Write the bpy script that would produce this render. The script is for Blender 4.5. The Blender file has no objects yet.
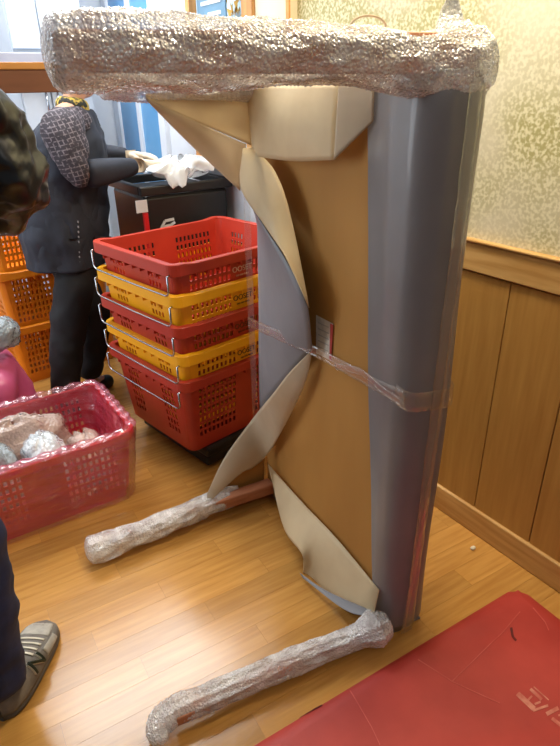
import bpy, math, random
import numpy as np
from mathutils import Vector, Matrix, Euler
random.seed(7); rng = np.random.default_rng(7)
SC = bpy.context.scene
C = SC.collection

# ------------------------------------------------------------------ camera
F_PX, HCAM = 578.0, 1.42
RW = np.array([[0.828, 0.2612, -0.4963], [-0.5605, 0.3577, -0.7469], [-0.0176, 0.8966, 0.4425]])
cd = bpy.data.cameras.new('camera'); cam = bpy.data.objects.new('camera', cd); C.objects.link(cam)
cd.sensor_fit = 'VERTICAL'; cd.sensor_height = 36; cd.lens = F_PX / 746 * 36; cd.clip_start = 0.02
M = Matrix(RW.tolist()).to_4x4(); M.translation = (0, 0, HCAM); cam.matrix_world = M
SC.camera = cam
# ------------------------------------------------------------------ world, lights, exposure
w = bpy.data.worlds.new('world'); SC.world = w; w.use_nodes = True
w.node_tree.nodes['Background'].inputs[0].default_value = (0.86, 0.93, 1.0, 1)
w.node_tree.nodes['Background'].inputs[1].default_value = 0.12
def area(name, loc, rot, sx, sy, power, col):
    l = bpy.data.lights.new(name, 'AREA'); l.shape = 'RECTANGLE'; l.size = sx; l.size_y = sy; l.energy = power; l.color = col
    o = bpy.data.objects.new(name, l); C.objects.link(o); o.location = loc; o.rotation_euler = rot; return o
area('ceiling_panel_light', (0.70, 2.93, 2.52), (0, 0, 0), 1.3, 0.95, 38, (0.90, 0.96, 1.0))
area('left_fill', (-1.17, 2.7, 1.55), (0, math.radians(-90), 0), 1.3, 1.5, 24, (0.86, 0.94, 1.0))  # cool fill added from the unseen left side
area('downlight', (1.04, 0.92, 2.48), (0, 0, 0), 0.25, 0.25, 26, (1.0, 0.87, 0.64))
area('downlight_front', (0.2, -0.5, 2.48), (0, 0, 0), 0.5, 0.5, 3.5, (1.0, 0.93, 0.84))
vs = SC.view_settings; vs.view_transform = 'Standard'; vs.look = 'None'; vs.exposure = 0.1; vs.gamma = 1; vs.use_curve_mapping = False

# ------------------------------------------------------------------ pixel helpers (a pixel gives a direction, a plane gives the distance)
O = np.array([0, 0, HCAM])
def ray(x, y): return RW @ np.array([x - 280.0, -(y - 373.0), -F_PX])
def on_floor(x, y, z=0.0):
    r = ray(x, y); return O + r * ((z - HCAM) / r[2])
def on_y(x, y, Y):
    r = ray(x, y); return O + r * (Y / r[1])
def on_x(x, y, X):
    r = ray(x, y); return O + r * (X / r[0])
TA = math.radians(7.0)
TU = np.array([math.sin(TA), math.cos(TA), 0]); TV = np.array([-TU[1], TU[0], 0]); TP0 = np.array([0.869, 0.792, 0.0])
def T(v, u, z): return TP0 + TV * v + TU * u + np.array([0, 0, z])       # table frame: v out along the legs, u along the depth
def tv(x, y, v):                                                         # pixel onto the plane v = const
    r = ray(x, y); t = (v - (O - TP0) @ TV) / (r @ TV); return O + r * t
def tu(x, y, u):
    r = ray(x, y); t = (u - (O - TP0) @ TU) / (r @ TU); return O + r * t

# ------------------------------------------------------------------ materials
MATS = {}
def srgb(r, g, b):
    f = lambda c: (c / 255 / 12.92) if c / 255 <= 0.04045 else ((c / 255 + 0.055) / 1.055) ** 2.4
    return (f(r), f(g), f(b), 1)
def mat(name, col, rough=0.5, col2=None, scale=6.0, stretch=(1, 1, 1), bump=0.0, bscale=None, metal=0.0, alpha=1.0, coat=0.0,
        spec=0.5, detail=4, contrast=(0.35, 0.65), objrand=0.0, btype='noise', emit=0.0, trans=0.0, coord='Object', sheen=0.0, bdist=0.01):
    if name in MATS: return MATS[name]
    m = bpy.data.materials.new(name); m.use_nodes = True; MATS[name] = m
    nt = m.node_tree; b = nt.nodes['Principled BSDF']; L = nt.links
    b.inputs['Base Color'].default_value = col; b.inputs['Roughness'].default_value = rough
    b.inputs['Metallic'].default_value = metal; b.inputs['Alpha'].default_value = alpha
    b.inputs['Coat Weight'].default_value = coat; b.inputs['Coat Roughness'].default_value = 0.12
    b.inputs['Specular IOR Level'].default_value = spec; b.inputs['Transmission Weight'].default_value = trans
    b.inputs['Sheen Weight'].default_value = sheen
    if emit: b.inputs['Emission Color'].default_value = col; b.inputs['Emission Strength'].default_value = emit
    tc = nt.nodes.new('ShaderNodeTexCoord'); mp = nt.nodes.new('ShaderNodeMapping'); mp.inputs['Scale'].default_value = stretch
    L.new(tc.outputs[coord], mp.inputs[0])
    src = None
    if col2:
        n = nt.nodes.new('ShaderNodeTexNoise'); n.inputs['Scale'].default_value = scale; n.inputs['Detail'].default_value = detail
        if objrand:
            oi = nt.nodes.new('ShaderNodeObjectInfo'); mul = nt.nodes.new('ShaderNodeMath'); mul.operation = 'MULTIPLY'; mul.inputs[1].default_value = 37.0
            L.new(oi.outputs['Random'], mul.inputs[0]); n.noise_dimensions = '4D'; L.new(mul.outputs[0], n.inputs['W'])
        L.new(mp.outputs[0], n.inputs['Vector'])
        r = nt.nodes.new('ShaderNodeValToRGB'); r.color_ramp.elements[0].color = col; r.color_ramp.elements[1].color = col2
        r.color_ramp.elements[0].position, r.color_ramp.elements[1].position = contrast
        L.new(n.outputs[0], r.inputs[0]); src = r.outputs[0]
        if objrand:
            hs = nt.nodes.new('ShaderNodeHueSaturation'); mr = nt.nodes.new('ShaderNodeMapRange')
            mr.inputs[3].default_value = 1 - objrand; mr.inputs[4].default_value = 1 + objrand
            L.new(oi.outputs['Random'], mr.inputs[0]); L.new(mr.outputs[0], hs.inputs['Value']); L.new(src, hs.inputs['Color']); src = hs.outputs[0]
        L.new(src, b.inputs['Base Color'])
    if bump:
        if btype == 'voronoi':
            t = nt.nodes.new('ShaderNodeTexVoronoi'); t.feature = 'F1'
        else:
            t = nt.nodes.new('ShaderNodeTexNoise'); t.inputs['Detail'].default_value = 3
        t.inputs['Scale'].default_value = bscale or scale
        bp = nt.nodes.new('ShaderNodeBump'); bp.inputs['Strength'].default_value = bump; bp.inputs['Distance'].default_value = bdist
        if btype == 'voronoi': bp.invert = True
        L.new(mp.outputs[0], t.inputs['Vector']); L.new(t.outputs[0], bp.inputs['Height']); L.new(bp.outputs[0], b.inputs['Normal'])
    return m

floor_m = mat('oak_laminate', srgb(202, 150, 78), 0.18, srgb(174, 120, 56), 5.0, (1.0, 14, 14), 0.03, 30, objrand=0.13, detail=6, contrast=(0.3, 0.75))
gap_m = mat('floor_joint', srgb(140, 92, 44), 0.5, srgb(124, 80, 36))
panel_m = mat('wainscot_wood', srgb(198, 150, 78), 0.42, srgb(170, 120, 56), 6, (9, 9, 0.7), objrand=0.06, detail=5, contrast=(0.25, 0.8))
rail_m = mat('rail_wood', srgb(214, 170, 106), 0.4, srgb(190, 142, 78), 5, (9, 0.8, 9), detail=5)
groove_m = mat('groove_dark', srgb(70, 44, 20), 0.8, srgb(58, 36, 16))
white_m = mat('white_paint', srgb(214, 220, 228), 0.45, srgb(206, 212, 222))
ceil_m = mat('ceiling_paint', srgb(226, 222, 212), 0.8, srgb(218, 214, 204))
pillar_m = mat('pillar_paint', srgb(240, 228, 196), 0.6, srgb(234, 220, 184))
cabinet_m = mat('cabinet_white', srgb(190, 198, 208), 0.35, srgb(180, 190, 202))
glass_m = mat('blue_glass', srgb(104, 160, 204), 0.12, srgb(86, 142, 190), 2, emit=0.0)
winwood_m = mat('window_wood', srgb(206, 156, 96), 0.45, srgb(180, 130, 72), 5, (8, 8, 1))
shelf_m = mat('shelf_brown', srgb(140, 92, 66), 0.5, srgb(126, 82, 58), 4, (1, 8, 8))
trim_lit_edge_m = mat('trim_and_lit_edge', srgb(226, 164, 90), 0.4, srgb(214, 150, 78), 4, (1, 8, 8))  # yellowish pillar trim; also painted light on the bare leg's upper bevel
laminate_m = mat('grey_laminate', srgb(150, 150, 160), 0.25, srgb(138, 138, 150))
card_m = mat('cardboard', srgb(180, 130, 60), 0.75, srgb(164, 114, 48), 3, (1, 1, 0.3), 0.04, 60)
kraft_m = mat('kraft_paper', srgb(240, 222, 184), 0.6, srgb(224, 202, 162), 5, bump=0.25, bscale=9)
kraftb_m = mat('kraft_paper_pale', srgb(222, 204, 176), 0.6, srgb(206, 186, 156), 5, bump=0.2, bscale=9)
foam_m = mat('grey_foam', srgb(132, 128, 128), 0.45, srgb(118, 114, 116), 3, bump=0.12, bscale=14, coat=0.35)
foamb_m = mat('bluish_foam', srgb(136, 136, 140), 0.5, srgb(120, 120, 126), 3, bump=0.15, bscale=12)
wood_leg_m = mat('reddish_leg_wood', srgb(192, 128, 92), 0.5, srgb(160, 98, 66), 5, (1, 6, 6))
def film(name, col, alpha, rough, bscale, bump, btype='noise', spec=0.6, bdist=0.004, gloss=1.0, base=0.05, vary=0.0, vscale=9, stretch=(1, 1, 1)):
    """thin clear plastic: transparent body with a milky share, and an undimmed glossy surface"""
    m = mat(name, col, 0.6, bump=bump, bscale=bscale, btype=btype, bdist=bdist, spec=0.0, stretch=stretch); nt = m.node_tree; L = nt.links
    p = nt.nodes['Principled BSDF']; out = nt.nodes['Material Output']; bp = [n for n in nt.nodes if n.type == 'BUMP'][0]
    tr = nt.nodes.new('ShaderNodeBsdfTransparent'); g = nt.nodes.new('ShaderNodeBsdfGlossy'); g.inputs['Roughness'].default_value = rough; g.inputs['Color'].default_value = (1, 1, 1, 1)
    m1 = nt.nodes.new('ShaderNodeMixShader'); m2 = nt.nodes.new('ShaderNodeMixShader'); fr = nt.nodes.new('ShaderNodeLayerWeight'); fr.inputs['Blend'].default_value = 0.5; pw_ = nt.nodes.new('ShaderNodeMath'); pw_.operation = 'POWER'; pw_.inputs[1].default_value = 3.0
    mu = nt.nodes.new('ShaderNodeMath'); mu.operation = 'MULTIPLY_ADD'; mu.inputs[1].default_value = gloss; mu.inputs[2].default_value = base; mu.use_clamp = True
    L.new(bp.outputs[0], fr.inputs['Normal']); L.new(bp.outputs[0], g.inputs['Normal']); m1.inputs[0].default_value = alpha
    L.new(tr.outputs[0], m1.inputs[1]); L.new(p.outputs[0], m1.inputs[2]); L.new(fr.outputs['Facing'], pw_.inputs[0]); L.new(pw_.outputs[0], mu.inputs[0]); L.new(mu.outputs[0], m2.inputs[0])
    if vary:
        nz = nt.nodes.new('ShaderNodeTexNoise'); nz.inputs['Scale'].default_value = vscale; nz.inputs['Detail'].default_value = 5; mr = nt.nodes.new('ShaderNodeMapRange')
        mr.inputs[1].default_value = 0.32; mr.inputs[2].default_value = 0.68; mr.inputs[3].default_value = alpha-vary; mr.inputs[4].default_value = alpha+vary
        L.new(bp.inputs['Height'].links[0].from_node.inputs['Vector'].links[0].from_socket, nz.inputs['Vector']); L.new(nz.outputs[0], mr.inputs[0]); L.new(mr.outputs[0], m1.inputs[0])
    L.new(m1.outputs[0], m2.inputs[1]); L.new(g.outputs[0], m2.inputs[2]); L.new(m2.outputs[0], out.inputs['Surface'])
    return m
def translucent(m, fac):
    nt = m.node_tree; L = nt.links; p = nt.nodes['Principled BSDF']; t = nt.nodes.new('ShaderNodeBsdfTranslucent'); mx = nt.nodes.new('ShaderNodeMixShader'); mx.inputs[0].default_value = fac
    src = p.inputs['Base Color'].links[0].from_socket; L.new(src, t.inputs['Color']); L.new(p.outputs[0], mx.inputs[1]); L.new(t.outputs[0], mx.inputs[2]); L.new(mx.outputs[0], nt.nodes['Material Output'].inputs['Surface'])
translucent(kraft_m, 0.35); translucent(kraftb_m, 0.35)
bubble_m = film('bubble_wrap', srgb(248, 246, 245), 0.56, 0.15, 190, 1.0, 'voronoi', 1.0, 0.0035, 0.7, 0.12, 0.28, 20)
tape_m = film('clear_tape', srgb(226, 206, 190), 0.06, 0.10, 22, 0.6, 'noise', 1.0, 0.004, 0.5)
pinkfilm_m = film('pink_film', srgb(240, 100, 140), 0.20, 0.12, 16, 1.0, 'noise', 1.0, 0.016, 0.8, 0.11, 0.12, 8, (0.45, 0.45, 2.6))
bag_m = film('plastic_bag', srgb(228, 230, 232), 0.60, 0.2, 20, 0.7, 'noise', 0.9)
red_m = mat('crate_red', srgb(190, 58, 38), 0.42, srgb(176, 50, 32), 5)
yel_m = mat('crate_yellow', srgb(255, 184, 22), 0.42, srgb(246, 172, 18), 5)
ora_m = mat('crate_orange', srgb(236, 140, 24), 0.45, srgb(224, 126, 18), 5)
binred_m = mat('bin_red', srgb(206, 34, 40), 0.35, srgb(190, 28, 36), 5)
steel_m = mat('handle_steel', srgb(200, 202, 206), 0.22, srgb(180, 184, 190), metal=1.0)
black_m = mat('black_plastic', srgb(24, 24, 27), 0.45, srgb(18, 18, 20))
redmat_m = mat('red_vinyl', srgb(192, 66, 56), 0.5, srgb(168, 50, 42), 5.0, bump=0.2, bscale=6, detail=8)
faded_m = mat('faded_print', srgb(214, 140, 118), 0.7, srgb(196, 100, 84), 40)
scuff_m = mat('scuff_dark', srgb(110, 26, 20), 0.7, srgb(90, 22, 18), 40)
print_w = mat('print_white', srgb(226, 190, 170), 0.6, srgb(210, 170, 150)); print_d = mat('print_dark', srgb(96, 58, 16), 0.6, srgb(80, 48, 12))
label_m = mat('label_paper', srgb(226, 220, 208), 0.6, srgb(206, 200, 188), 60)
labelred_m = mat('label_red', srgb(190, 70, 56), 0.6, srgb(180, 60, 50))
skin_m = mat('skin', srgb(214, 164, 134), 0.5, srgb(204, 152, 122), 8)
hair_m = mat('dark_hair', srgb(32, 24, 22), 0.45, srgb(22, 17, 16), 20, (1, 1, 0.2))
navy_m = mat('navy_cloth', srgb(36, 40, 54), 0.75, srgb(28, 31, 44), 12, bump=0.25, bscale=14)
blackcloth_m = mat('black_cloth', srgb(24, 25, 30), 0.8, srgb(18, 19, 24), 12, bump=0.25, bscale=14)
leather_m = mat('black_leather', srgb(24, 25, 28), 0.30, srgb(16, 17, 20), 10, bump=0.45, bscale=12, spec=0.7)
jean_m = mat('dark_jeans', srgb(36, 46, 84), 0.8, srgb(26, 34, 64), 22, bump=0.2, bscale=18)
shoe_m = mat('shoe_suede', srgb(122, 116, 108), 0.75, srgb(104, 98, 92), 30, bump=0.1, bscale=80)
shoelt_m = mat('shoe_mesh', srgb(178, 172, 160), 0.7, srgb(160, 154, 144), 60)
sole_m = mat('shoe_sole', srgb(92, 86, 80), 0.7, srgb(78, 74, 70), 20)
logo_g = mat('logo_green', srgb(26, 40, 30), 0.5, srgb(20, 32, 24)); logo_w = mat('logo_edge', srgb(214, 206, 186), 0.5, srgb(200, 192, 172))
scarf_m = mat('patterned_scarf', srgb(40, 44, 40), 0.8, srgb(200, 170, 70), 45, contrast=(0.45, 0.55))
glove_m = mat('beige_glove', srgb(222, 206, 184), 0.7, srgb(206, 190, 168), 20)
eye_m = mat('eye_dark', srgb(30, 22, 20), 0.2, srgb(24, 18, 16)); lip_m = mat('lips', srgb(182, 104, 96), 0.5, srgb(172, 96, 90))
pebble_m = mat('white_pebble', srgb(226, 214, 190), 0.5, srgb(210, 196, 170), 30)
lamp_m = mat('lamp_diffuser', (1, 0.98, 0.95, 1), 0.5, emit=4.0)
green_m = mat('leaf_green', srgb(120, 130, 50), 0.6, srgb(190, 140, 50), 9); board_m = mat('sign_blue', srgb(104, 140, 164), 0.5, srgb(90, 124, 150))
outside_m = mat('outside_pale', srgb(176, 206, 230), 0.8, srgb(196, 218, 234), 2)

def tweed():
    m = mat('tweed_check', srgb(44, 38, 46), 0.85); nt = m.node_tree; b = nt.nodes['Principled BSDF']; L = nt.links
    tc = nt.nodes.new('ShaderNodeTexCoord'); br = nt.nodes.new('ShaderNodeTexBrick'); n = nt.nodes.new('ShaderNodeTexNoise'); n.inputs['Scale'].default_value = 70
    mp = nt.nodes.new('ShaderNodeMapping'); mp.inputs['Rotation'].default_value = (math.radians(90), 0, math.radians(12)); mp.inputs['Scale'].default_value = (1, 1, 1)
    br.offset = 0.0; br.inputs['Scale'].default_value = 1.0; br.inputs['Brick Width'].default_value = 0.017; br.inputs['Row Height'].default_value = 0.017; br.inputs['Mortar Size'].default_value = 0.0022
    br.inputs['Color1'].default_value = srgb(40, 34, 44); br.inputs['Color2'].default_value = srgb(54, 44, 52); br.inputs['Mortar'].default_value = srgb(112, 102, 108)
    mx = nt.nodes.new('ShaderNodeMix'); mx.data_type = 'RGBA'; mx.inputs[7].default_value = srgb(44, 38, 46)
    r = nt.nodes.new('ShaderNodeValToRGB'); r.color_ramp.elements[0].position = 0.45; r.color_ramp.elements[1].position = 0.6
    L.new(tc.outputs['Object'], mp.inputs[0]); L.new(mp.outputs[0], br.inputs['Vector']); L.new(tc.outputs['Object'], n.inputs['Vector'])
    L.new(n.outputs[0], r.inputs[0]); L.new(r.outputs[0], mx.inputs[0]); L.new(br.outputs[0], mx.inputs[6]); L.new(mx.outputs[2], b.inputs['Base Color'])
    return m
tweed_m = tweed()
def wallpaper():
    m = mat('speckled_wallpaper', srgb(206, 200, 150), 0.55); nt = m.node_tree; b = nt.nodes['Principled BSDF']; L = nt.links
    tc = nt.nodes.new('ShaderNodeTexCoord')
    n = nt.nodes.new('ShaderNodeTexNoise'); n.inputs['Scale'].default_value = 105; n.inputs['Detail'].default_value = 3
    r = nt.nodes.new('ShaderNodeValToRGB'); e = r.color_ramp.elements
    e[0].position = 0.44; e[0].color = srgb(180, 171, 114); e[1].position = 0.60; e[1].color = srgb(230, 223, 184)
    n2 = nt.nodes.new('ShaderNodeTexNoise'); n2.inputs['Scale'].default_value = 2.2; n2.inputs['Detail'].default_value = 2
    r2 = nt.nodes.new('ShaderNodeValToRGB'); r2.color_ramp.elements[0].position = 0.50; r2.color_ramp.elements[1].position = 0.66
    mx = nt.nodes.new('ShaderNodeMix'); mx.data_type = 'RGBA'; mx.inputs[7].default_value = srgb(226, 216, 190)
    mul = nt.nodes.new('ShaderNodeMath'); mul.operation = 'MULTIPLY'; mul.inputs[1].default_value = 0.75
    L.new(tc.outputs['Object'], n.inputs['Vector']); L.new(tc.outputs['Object'], n2.inputs['Vector'])
    L.new(n.outputs[0], r.inputs[0]); L.new(n2.outputs[0], r2.inputs[0]); L.new(r2.outputs[0], mul.inputs[0])
    L.new(mul.outputs[0], mx.inputs[0]); L.new(r.outputs[0], mx.inputs[6]); L.new(mx.outputs[2], b.inputs['Base Color'])
    return m
wallpaper_m = wallpaper()

# ------------------------------------------------------------------ object helpers
ORG = {}
def tag(o, label, cat, group=None):
    o['label'] = label; o['category'] = cat
    if group: o['group'] = group
    return o
def thing(name, loc, label, cat, group=None, rz=0.0):
    o = bpy.data.objects.new(name, None); C.objects.link(o); o.location = loc; o.rotation_euler = (0, 0, rz); o.empty_display_size = 0.1
    ORG[o] = np.array(loc, float); return tag(o, label, cat, group)
def obj(name, verts, faces, m, parent=None, smooth=False, local=False):
    """link one mesh; verts are world coordinates unless local (then in the root's frame)"""
    v = np.array(verts, float)
    org = np.zeros(3)
    if parent is not None and not local: org = ORG.get(parent, np.zeros(3)); v = v - org
    me = bpy.data.meshes.new(name); me.from_pydata(v.tolist(), [], [tuple(map(int, f)) for f in faces]); me.update()
    if m: me.materials.append(m)
    if smooth: me.polygons.foreach_set('use_smooth', [True] * len(me.polygons))
    o = bpy.data.objects.new(name, me); C.objects.link(o)
    if parent is not None: o.parent = parent
    ORG[o] = org; return o
def struct(o): o['kind'] = 'structure'; return o
class MB:
    def __init__(s): s.v = []; s.f = []
    def add(s, v, f):
        n = len(s.v); s.v += [tuple(map(float, p)) for p in v]; s.f += [tuple(i + n for i in q) for q in f]; return s
    def box(s, a, b):
        x0, y0, z0 = a; x1, y1, z1 = b
        return s.add([(x0,y0,z0),(x1,y0,z0),(x1,y1,z0),(x0,y1,z0),(x0,y0,z1),(x1,y0,z1),(x1,y1,z1),(x0,y1,z1)],
                     [(0,3,2,1),(4,5,6,7),(0,1,5,4),(1,2,6,5),(2,3,7,6),(3,0,4,7)])
    def hexa(s, p): return s.add(p, [(0,3,2,1),(4,5,6,7),(0,1,5,4),(1,2,6,5),(2,3,7,6),(3,0,4,7)])
    def tube(s, pts, r, n=8):
        pts = [np.array(p, float) for p in pts]; rs = r if hasattr(r, '__len__') else [r] * len(pts); V_ = []; up = None
        for i, p in enumerate(pts):
            d = pts[min(i+1, len(pts)-1)] - pts[max(i-1, 0)]; d /= np.linalg.norm(d)
            if up is None: up = np.array([0,0,1.]) if abs(d[2]) < .9 else np.array([1.,0,0])
            a = np.cross(d, up); a /= np.linalg.norm(a); b = np.cross(a, d); up = b
            V_ += [p + rs[i]*(a*math.cos(t)+b*math.sin(t)) for t in np.linspace(0, 2*math.pi, n, endpoint=False)]
        fs = [(i*n+j, i*n+(j+1)%n, (i+1)*n+(j+1)%n, (i+1)*n+j) for i in range(len(pts)-1) for j in range(n)]
        fs += [tuple(range(n))[::-1], tuple((len(pts)-1)*n+j for j in range(n))]
        return s.add(V_, fs)
    def grid(s, P, loop=False):
        r, c = P.shape[:2]; n = c if loop else c - 1
        return s.add(P.reshape(-1, 3), [(i*c+j, i*c+(j+1)%c, (i+1)*c+(j+1)%c, (i+1)*c+j) for i in range(r-1) for j in range(n)])
    def obj(s, name, m, parent=None, smooth=False, local=False): return obj(name, s.v, s.f, m, parent, smooth, local)
def bevel(o, wdt=0.004, seg=2):
    b = o.modifiers.new('bevel', 'BEVEL'); b.width = wdt; b.segments = seg; b.limit_method = 'ANGLE'; return o
def boxo(name, a, b, m, parent=None, bev=0.0, local=False):
    o = MB().box(a, b).obj(name, m, parent, local=local)
    if bev: bevel(o, bev)
    return o
def solid(o, t):
    s = o.modifiers.new('solid', 'SOLIDIFY'); s.thickness = t; s.offset = 0; return o
def curve(pts, n):
    """Catmull-Rom through pts"""
    P = np.array(pts, float)
    if len(P) == 2: return P[0] + (P[1]-P[0]) * np.linspace(0, 1, n)[:, None]
    Q = np.vstack([2*P[0]-P[1], P, 2*P[-1]-P[-2]]); out = []
    for t in np.linspace(0, len(P)-1-1e-9, n):
        i = int(t); f = t - i; a, b, c_, d = Q[i:i+4]
        out.append(0.5*((2*b)+(-a+c_)*f+(2*a-5*b+4*c_-d)*f*f+(-a+3*b-3*c_+d)*f**3))
    return np.array(out)
def coons(top, bottom, n=18, m=14):
    """ruled sheet between two curves"""
    a, b = curve(top, n), curve(bottom, n); t = np.linspace(0, 1, m)[:, None, None]
    return a[None]*(1-t) + b[None]*t
def sheet(name, top, bottom, m, parent, th=0.003, bulge=0.0, bdir=None, n=20, k=14):
    P = coons(top, bottom, n, k)
    if bulge:
        s = np.sin(np.linspace(0, math.pi, k))[:, None]*np.sin(np.linspace(0, math.pi, n))[None]
        P = P + s[..., None]*bulge*np.array(bdir)
    o = MB().grid(P).obj(name, m, parent, True); solid(o, th); return o
def textobj(name, body, size, m, parent, mw, ext=0.0008):
    c = bpy.data.curves.new(name, 'FONT'); c.body = body; c.size = size; c.extrude = ext; c.align_x = 'CENTER'; c.align_y = 'CENTER'
    t = bpy.data.objects.new(name, c); C.objects.link(t)
    dg = bpy.context.evaluated_depsgraph_get(); me = bpy.data.meshes.new_from_object(t.evaluated_get(dg)); me.name = name
    bpy.data.objects.remove(t); bpy.data.curves.remove(c)
    me.transform(mw); me.materials.clear(); me.materials.append(m)
    o = bpy.data.objects.new(name, me); C.objects.link(o); o.parent = parent; ORG[o] = ORG.get(parent, np.zeros(3)); return o

# ================================================================== SETTING
WX = 1.45           # right wall plane
YB = 4.05           # back wall
floor = struct(boxo('floor', (-1.25, -1.2, -0.06), (WX+0.06, YB+0.06, -0.0008), gap_m))
PA = math.radians(-3.0); pc, ps = math.cos(PA), math.sin(PA); SW = 0.078; cache = {}
for r_ in range(-2, 48):
    off = (r_ * 0.233) % 0.56; x = -1.0 + off - 0.56
    while x < WX + 0.2:
        ln = 0.56; y0 = 0.30 + r_ * SW
        xa, xb = x, x + ln; x += ln
        cx, cy = xa * pc - y0 * ps, xa * ps + y0 * pc
        mxm = (WX - 0.004 + (y0+SW) * ps - 0.0) / pc
        xb = min(xb, mxm); xa = max(xa, -1.0)
        if xb - xa < 0.03: continue
        wx, wy = xa * pc - y0 * ps, xa * ps + y0 * pc
        if wy > 3.35 or wy < 0.30 or (wy > 2.4 and wx > 0.9) or (wx < -0.9 and wy > 1.6): continue
        key = round(xb - xa, 3)
        if key not in cache:
            g = 0.00025; o = MB().box((g, g, -0.006), (key - g, SW - g, 0.0)).obj('plank', floor_m, floor, local=True); cache[key] = o.data
        else:
            o = bpy.data.objects.new('plank', cache[key]); C.objects.link(o); o.parent = floor
        o.location = (wx, wy, 0); o.rotation_euler = (0, 0, PA)

wall = struct(boxo('wall_right', (WX, -1.2, 0), (WX+0.06, YB, 2.55), wallpaper_m))
# wainscot panels (each a board), rail, baseboard
gy1 = on_x(510.8, 290.3, WX-0.008)[1]; gy2 = on_x(545, 472, WX-0.008)[1]; pw = abs(gy1 - gy2)
y = gy1 - 6*pw
boxo('panel_backing', (WX-0.004, -1.15, 0.02), (WX-0.0003, 2.02, 0.92), groove_m, wall)
k = 0
while y < 2.0:
    a, b = max(y+0.0018, -1.15), min(y+pw-0.0018, 2.015); y += pw
    if b - a < 0.02 or b < -0.4: continue
    bevel(boxo('panel', (WX-0.012, a, 0.09), (WX-0.004, b, 0.9065), panel_m, wall), 0.0015)
rail = struct(boxo('trim_1', (WX-0.020, -1.15, 0.9105), (WX, 2.02, 0.998), rail_m)); bevel(rail, 0.004)
cap = boxo('cap', (WX-0.026, -1.15, 0.998), (WX-0.0003, 2.02, 1.006), rail_m, rail); bevel(cap, 0.003)
bb = struct(boxo('baseboard_right', (WX-0.024, -1.15, 0.0), (WX, 2.02, 0.098), rail_m)); bevel(bb, 0.005)
struct(boxo('pillar', (WX-0.035, 2.02, 0), (WX, 2.255, 2.55), pillar_m))
boxo('edge_trim', (WX-0.042, 2.015, 0), (WX-0.0353, 2.035, 2.55), trim_lit_edge_m, bpy.data.objects['pillar'])
# window in the right wall
wn = struct(boxo('window_1', (WX-0.05, 2.258, 1.12), (WX-0.0003, 2.34, 2.5), winwood_m)); bevel(wn, 0.004)
boxo('window_frame', (WX-0.05, 2.80, 1.12), (WX-0.0003, 2.84, 2.5), winwood_m, wn)
boxo('window_sill', (WX-0.07, 2.258, 1.08), (WX-0.0003, 2.84, 1.12), winwood_m, wn)
boxo('pane', (WX-0.012, 2.34, 1.12), (WX-0.006, 2.80, 2.5), outside_m, wn)
boxo('blue_sign', (WX-0.018, 2.52, 1.55), (WX-0.0125, 2.78, 2.3), board_m, wn)
for i in range(5): boxo('sign_line', (WX-0.020, 2.56, 1.62+i*0.045), (WX-0.0182, 2.74-0.03*(i % 3), 1.635+i*0.045), white_m, wn)
lf = MB()
for i in range(70):
    p = np.array([WX-0.028, 2.44, 1.72]) + rng.normal(0, 1, 3)*np.array([0.006, 0.035, 0.07]); s_ = 0.016
    d = rng.normal(0, 1, (3, 3))*s_*np.array([0.3, 1, 1]); lf.add(p + d, [(0, 1, 2)])
lf.obj('foliage', green_m, wn)['kind'] = 'stuff'
ww = struct(boxo('wall_right_white', (WX-0.012, 2.845, 0), (WX-0.0003, YB, 2.55), white_m)); boxo('lower_wall', (WX-0.012, 2.256, 0), (WX-0.0003, 2.8448, 1.0798), white_m, ww)
d1 = struct(boxo('door_1', (WX-0.04, 3.22, 0), (WX-0.0125, 3.30, 2.3), white_m))
boxo('door_frame', (WX-0.04, 3.92, 0), (WX-0.0125, 4.0, 2.3), white_m, d1); boxo('door_glass', (WX-0.022, 3.30, 0.25), (WX-0.0125, 3.92, 2.25), glass_m, d1)
boxo('door_rail', (WX-0.04, 3.30, 0.0), (WX-0.0125, 3.92, 0.25), white_m, d1); boxo('mullion', (WX-0.034, 3.58, 0.25), (WX-0.0222, 3.63, 2.25), white_m, d1)
struct(boxo('wall_back', (-1.25, YB, 0), (WX+0.06, YB+0.06, 2.55), white_m))
struct(boxo('wall_left', (-1.31, 1.7, 0), (-1.25, YB, 2.55), white_m))
wl = struct(boxo('added_window', (-1.2495, 1.92, 0.86), (-1.235, 3.48, 0.90), winwood_m)); boxo('window_frame', (-1.2495, 1.92, 2.20), (-1.235, 3.48, 2.24), winwood_m, wl); boxo('window_frame', (-1.2495, 1.92, .9002), (-1.235, 1.95, 2.1998), winwood_m, wl); boxo('window_frame', (-1.2495, 3.45, .9002), (-1.235, 3.48, 2.1998), winwood_m, wl); boxo('pane', (-1.2495, 1.9502, .9002), (-1.2455, 3.4498, 2.1998), outside_m, wl)  # unseen window, added to house the left fill light
struct(boxo('ceiling', (-1.31, -1.2, 2.55), (WX+0.06, YB+0.06, 2.61), ceil_m))
# ceiling lamps (their light is in the lights at the top of the script)
def lampbox(x0, x1, y0, y1, lab, group=None):
    t = thing('ceiling_lamp', ((x0+x1)/2, (y0+y1)/2, 2.53), lab, 'lamp', group); boxo('housing', (x0-.03, y0-.03, 2.535), (x1+.03, y1+.03, 2.55), white_m, t); boxo('diffuser', (x0, y0, 2.526), (x1, y1, 2.5348), lamp_m, t)
lampbox(0.05, 1.35, 2.455, 3.405, 'wide cool white ceiling panel lamp above the standing worker')
lampbox(0.915, 1.165, 0.795, 1.045, 'small square warm ceiling lamp above the upended table')
lampbox(-0.05, 0.45, -0.75, -0.25, 'square ceiling lamp over the red sheet')

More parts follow.
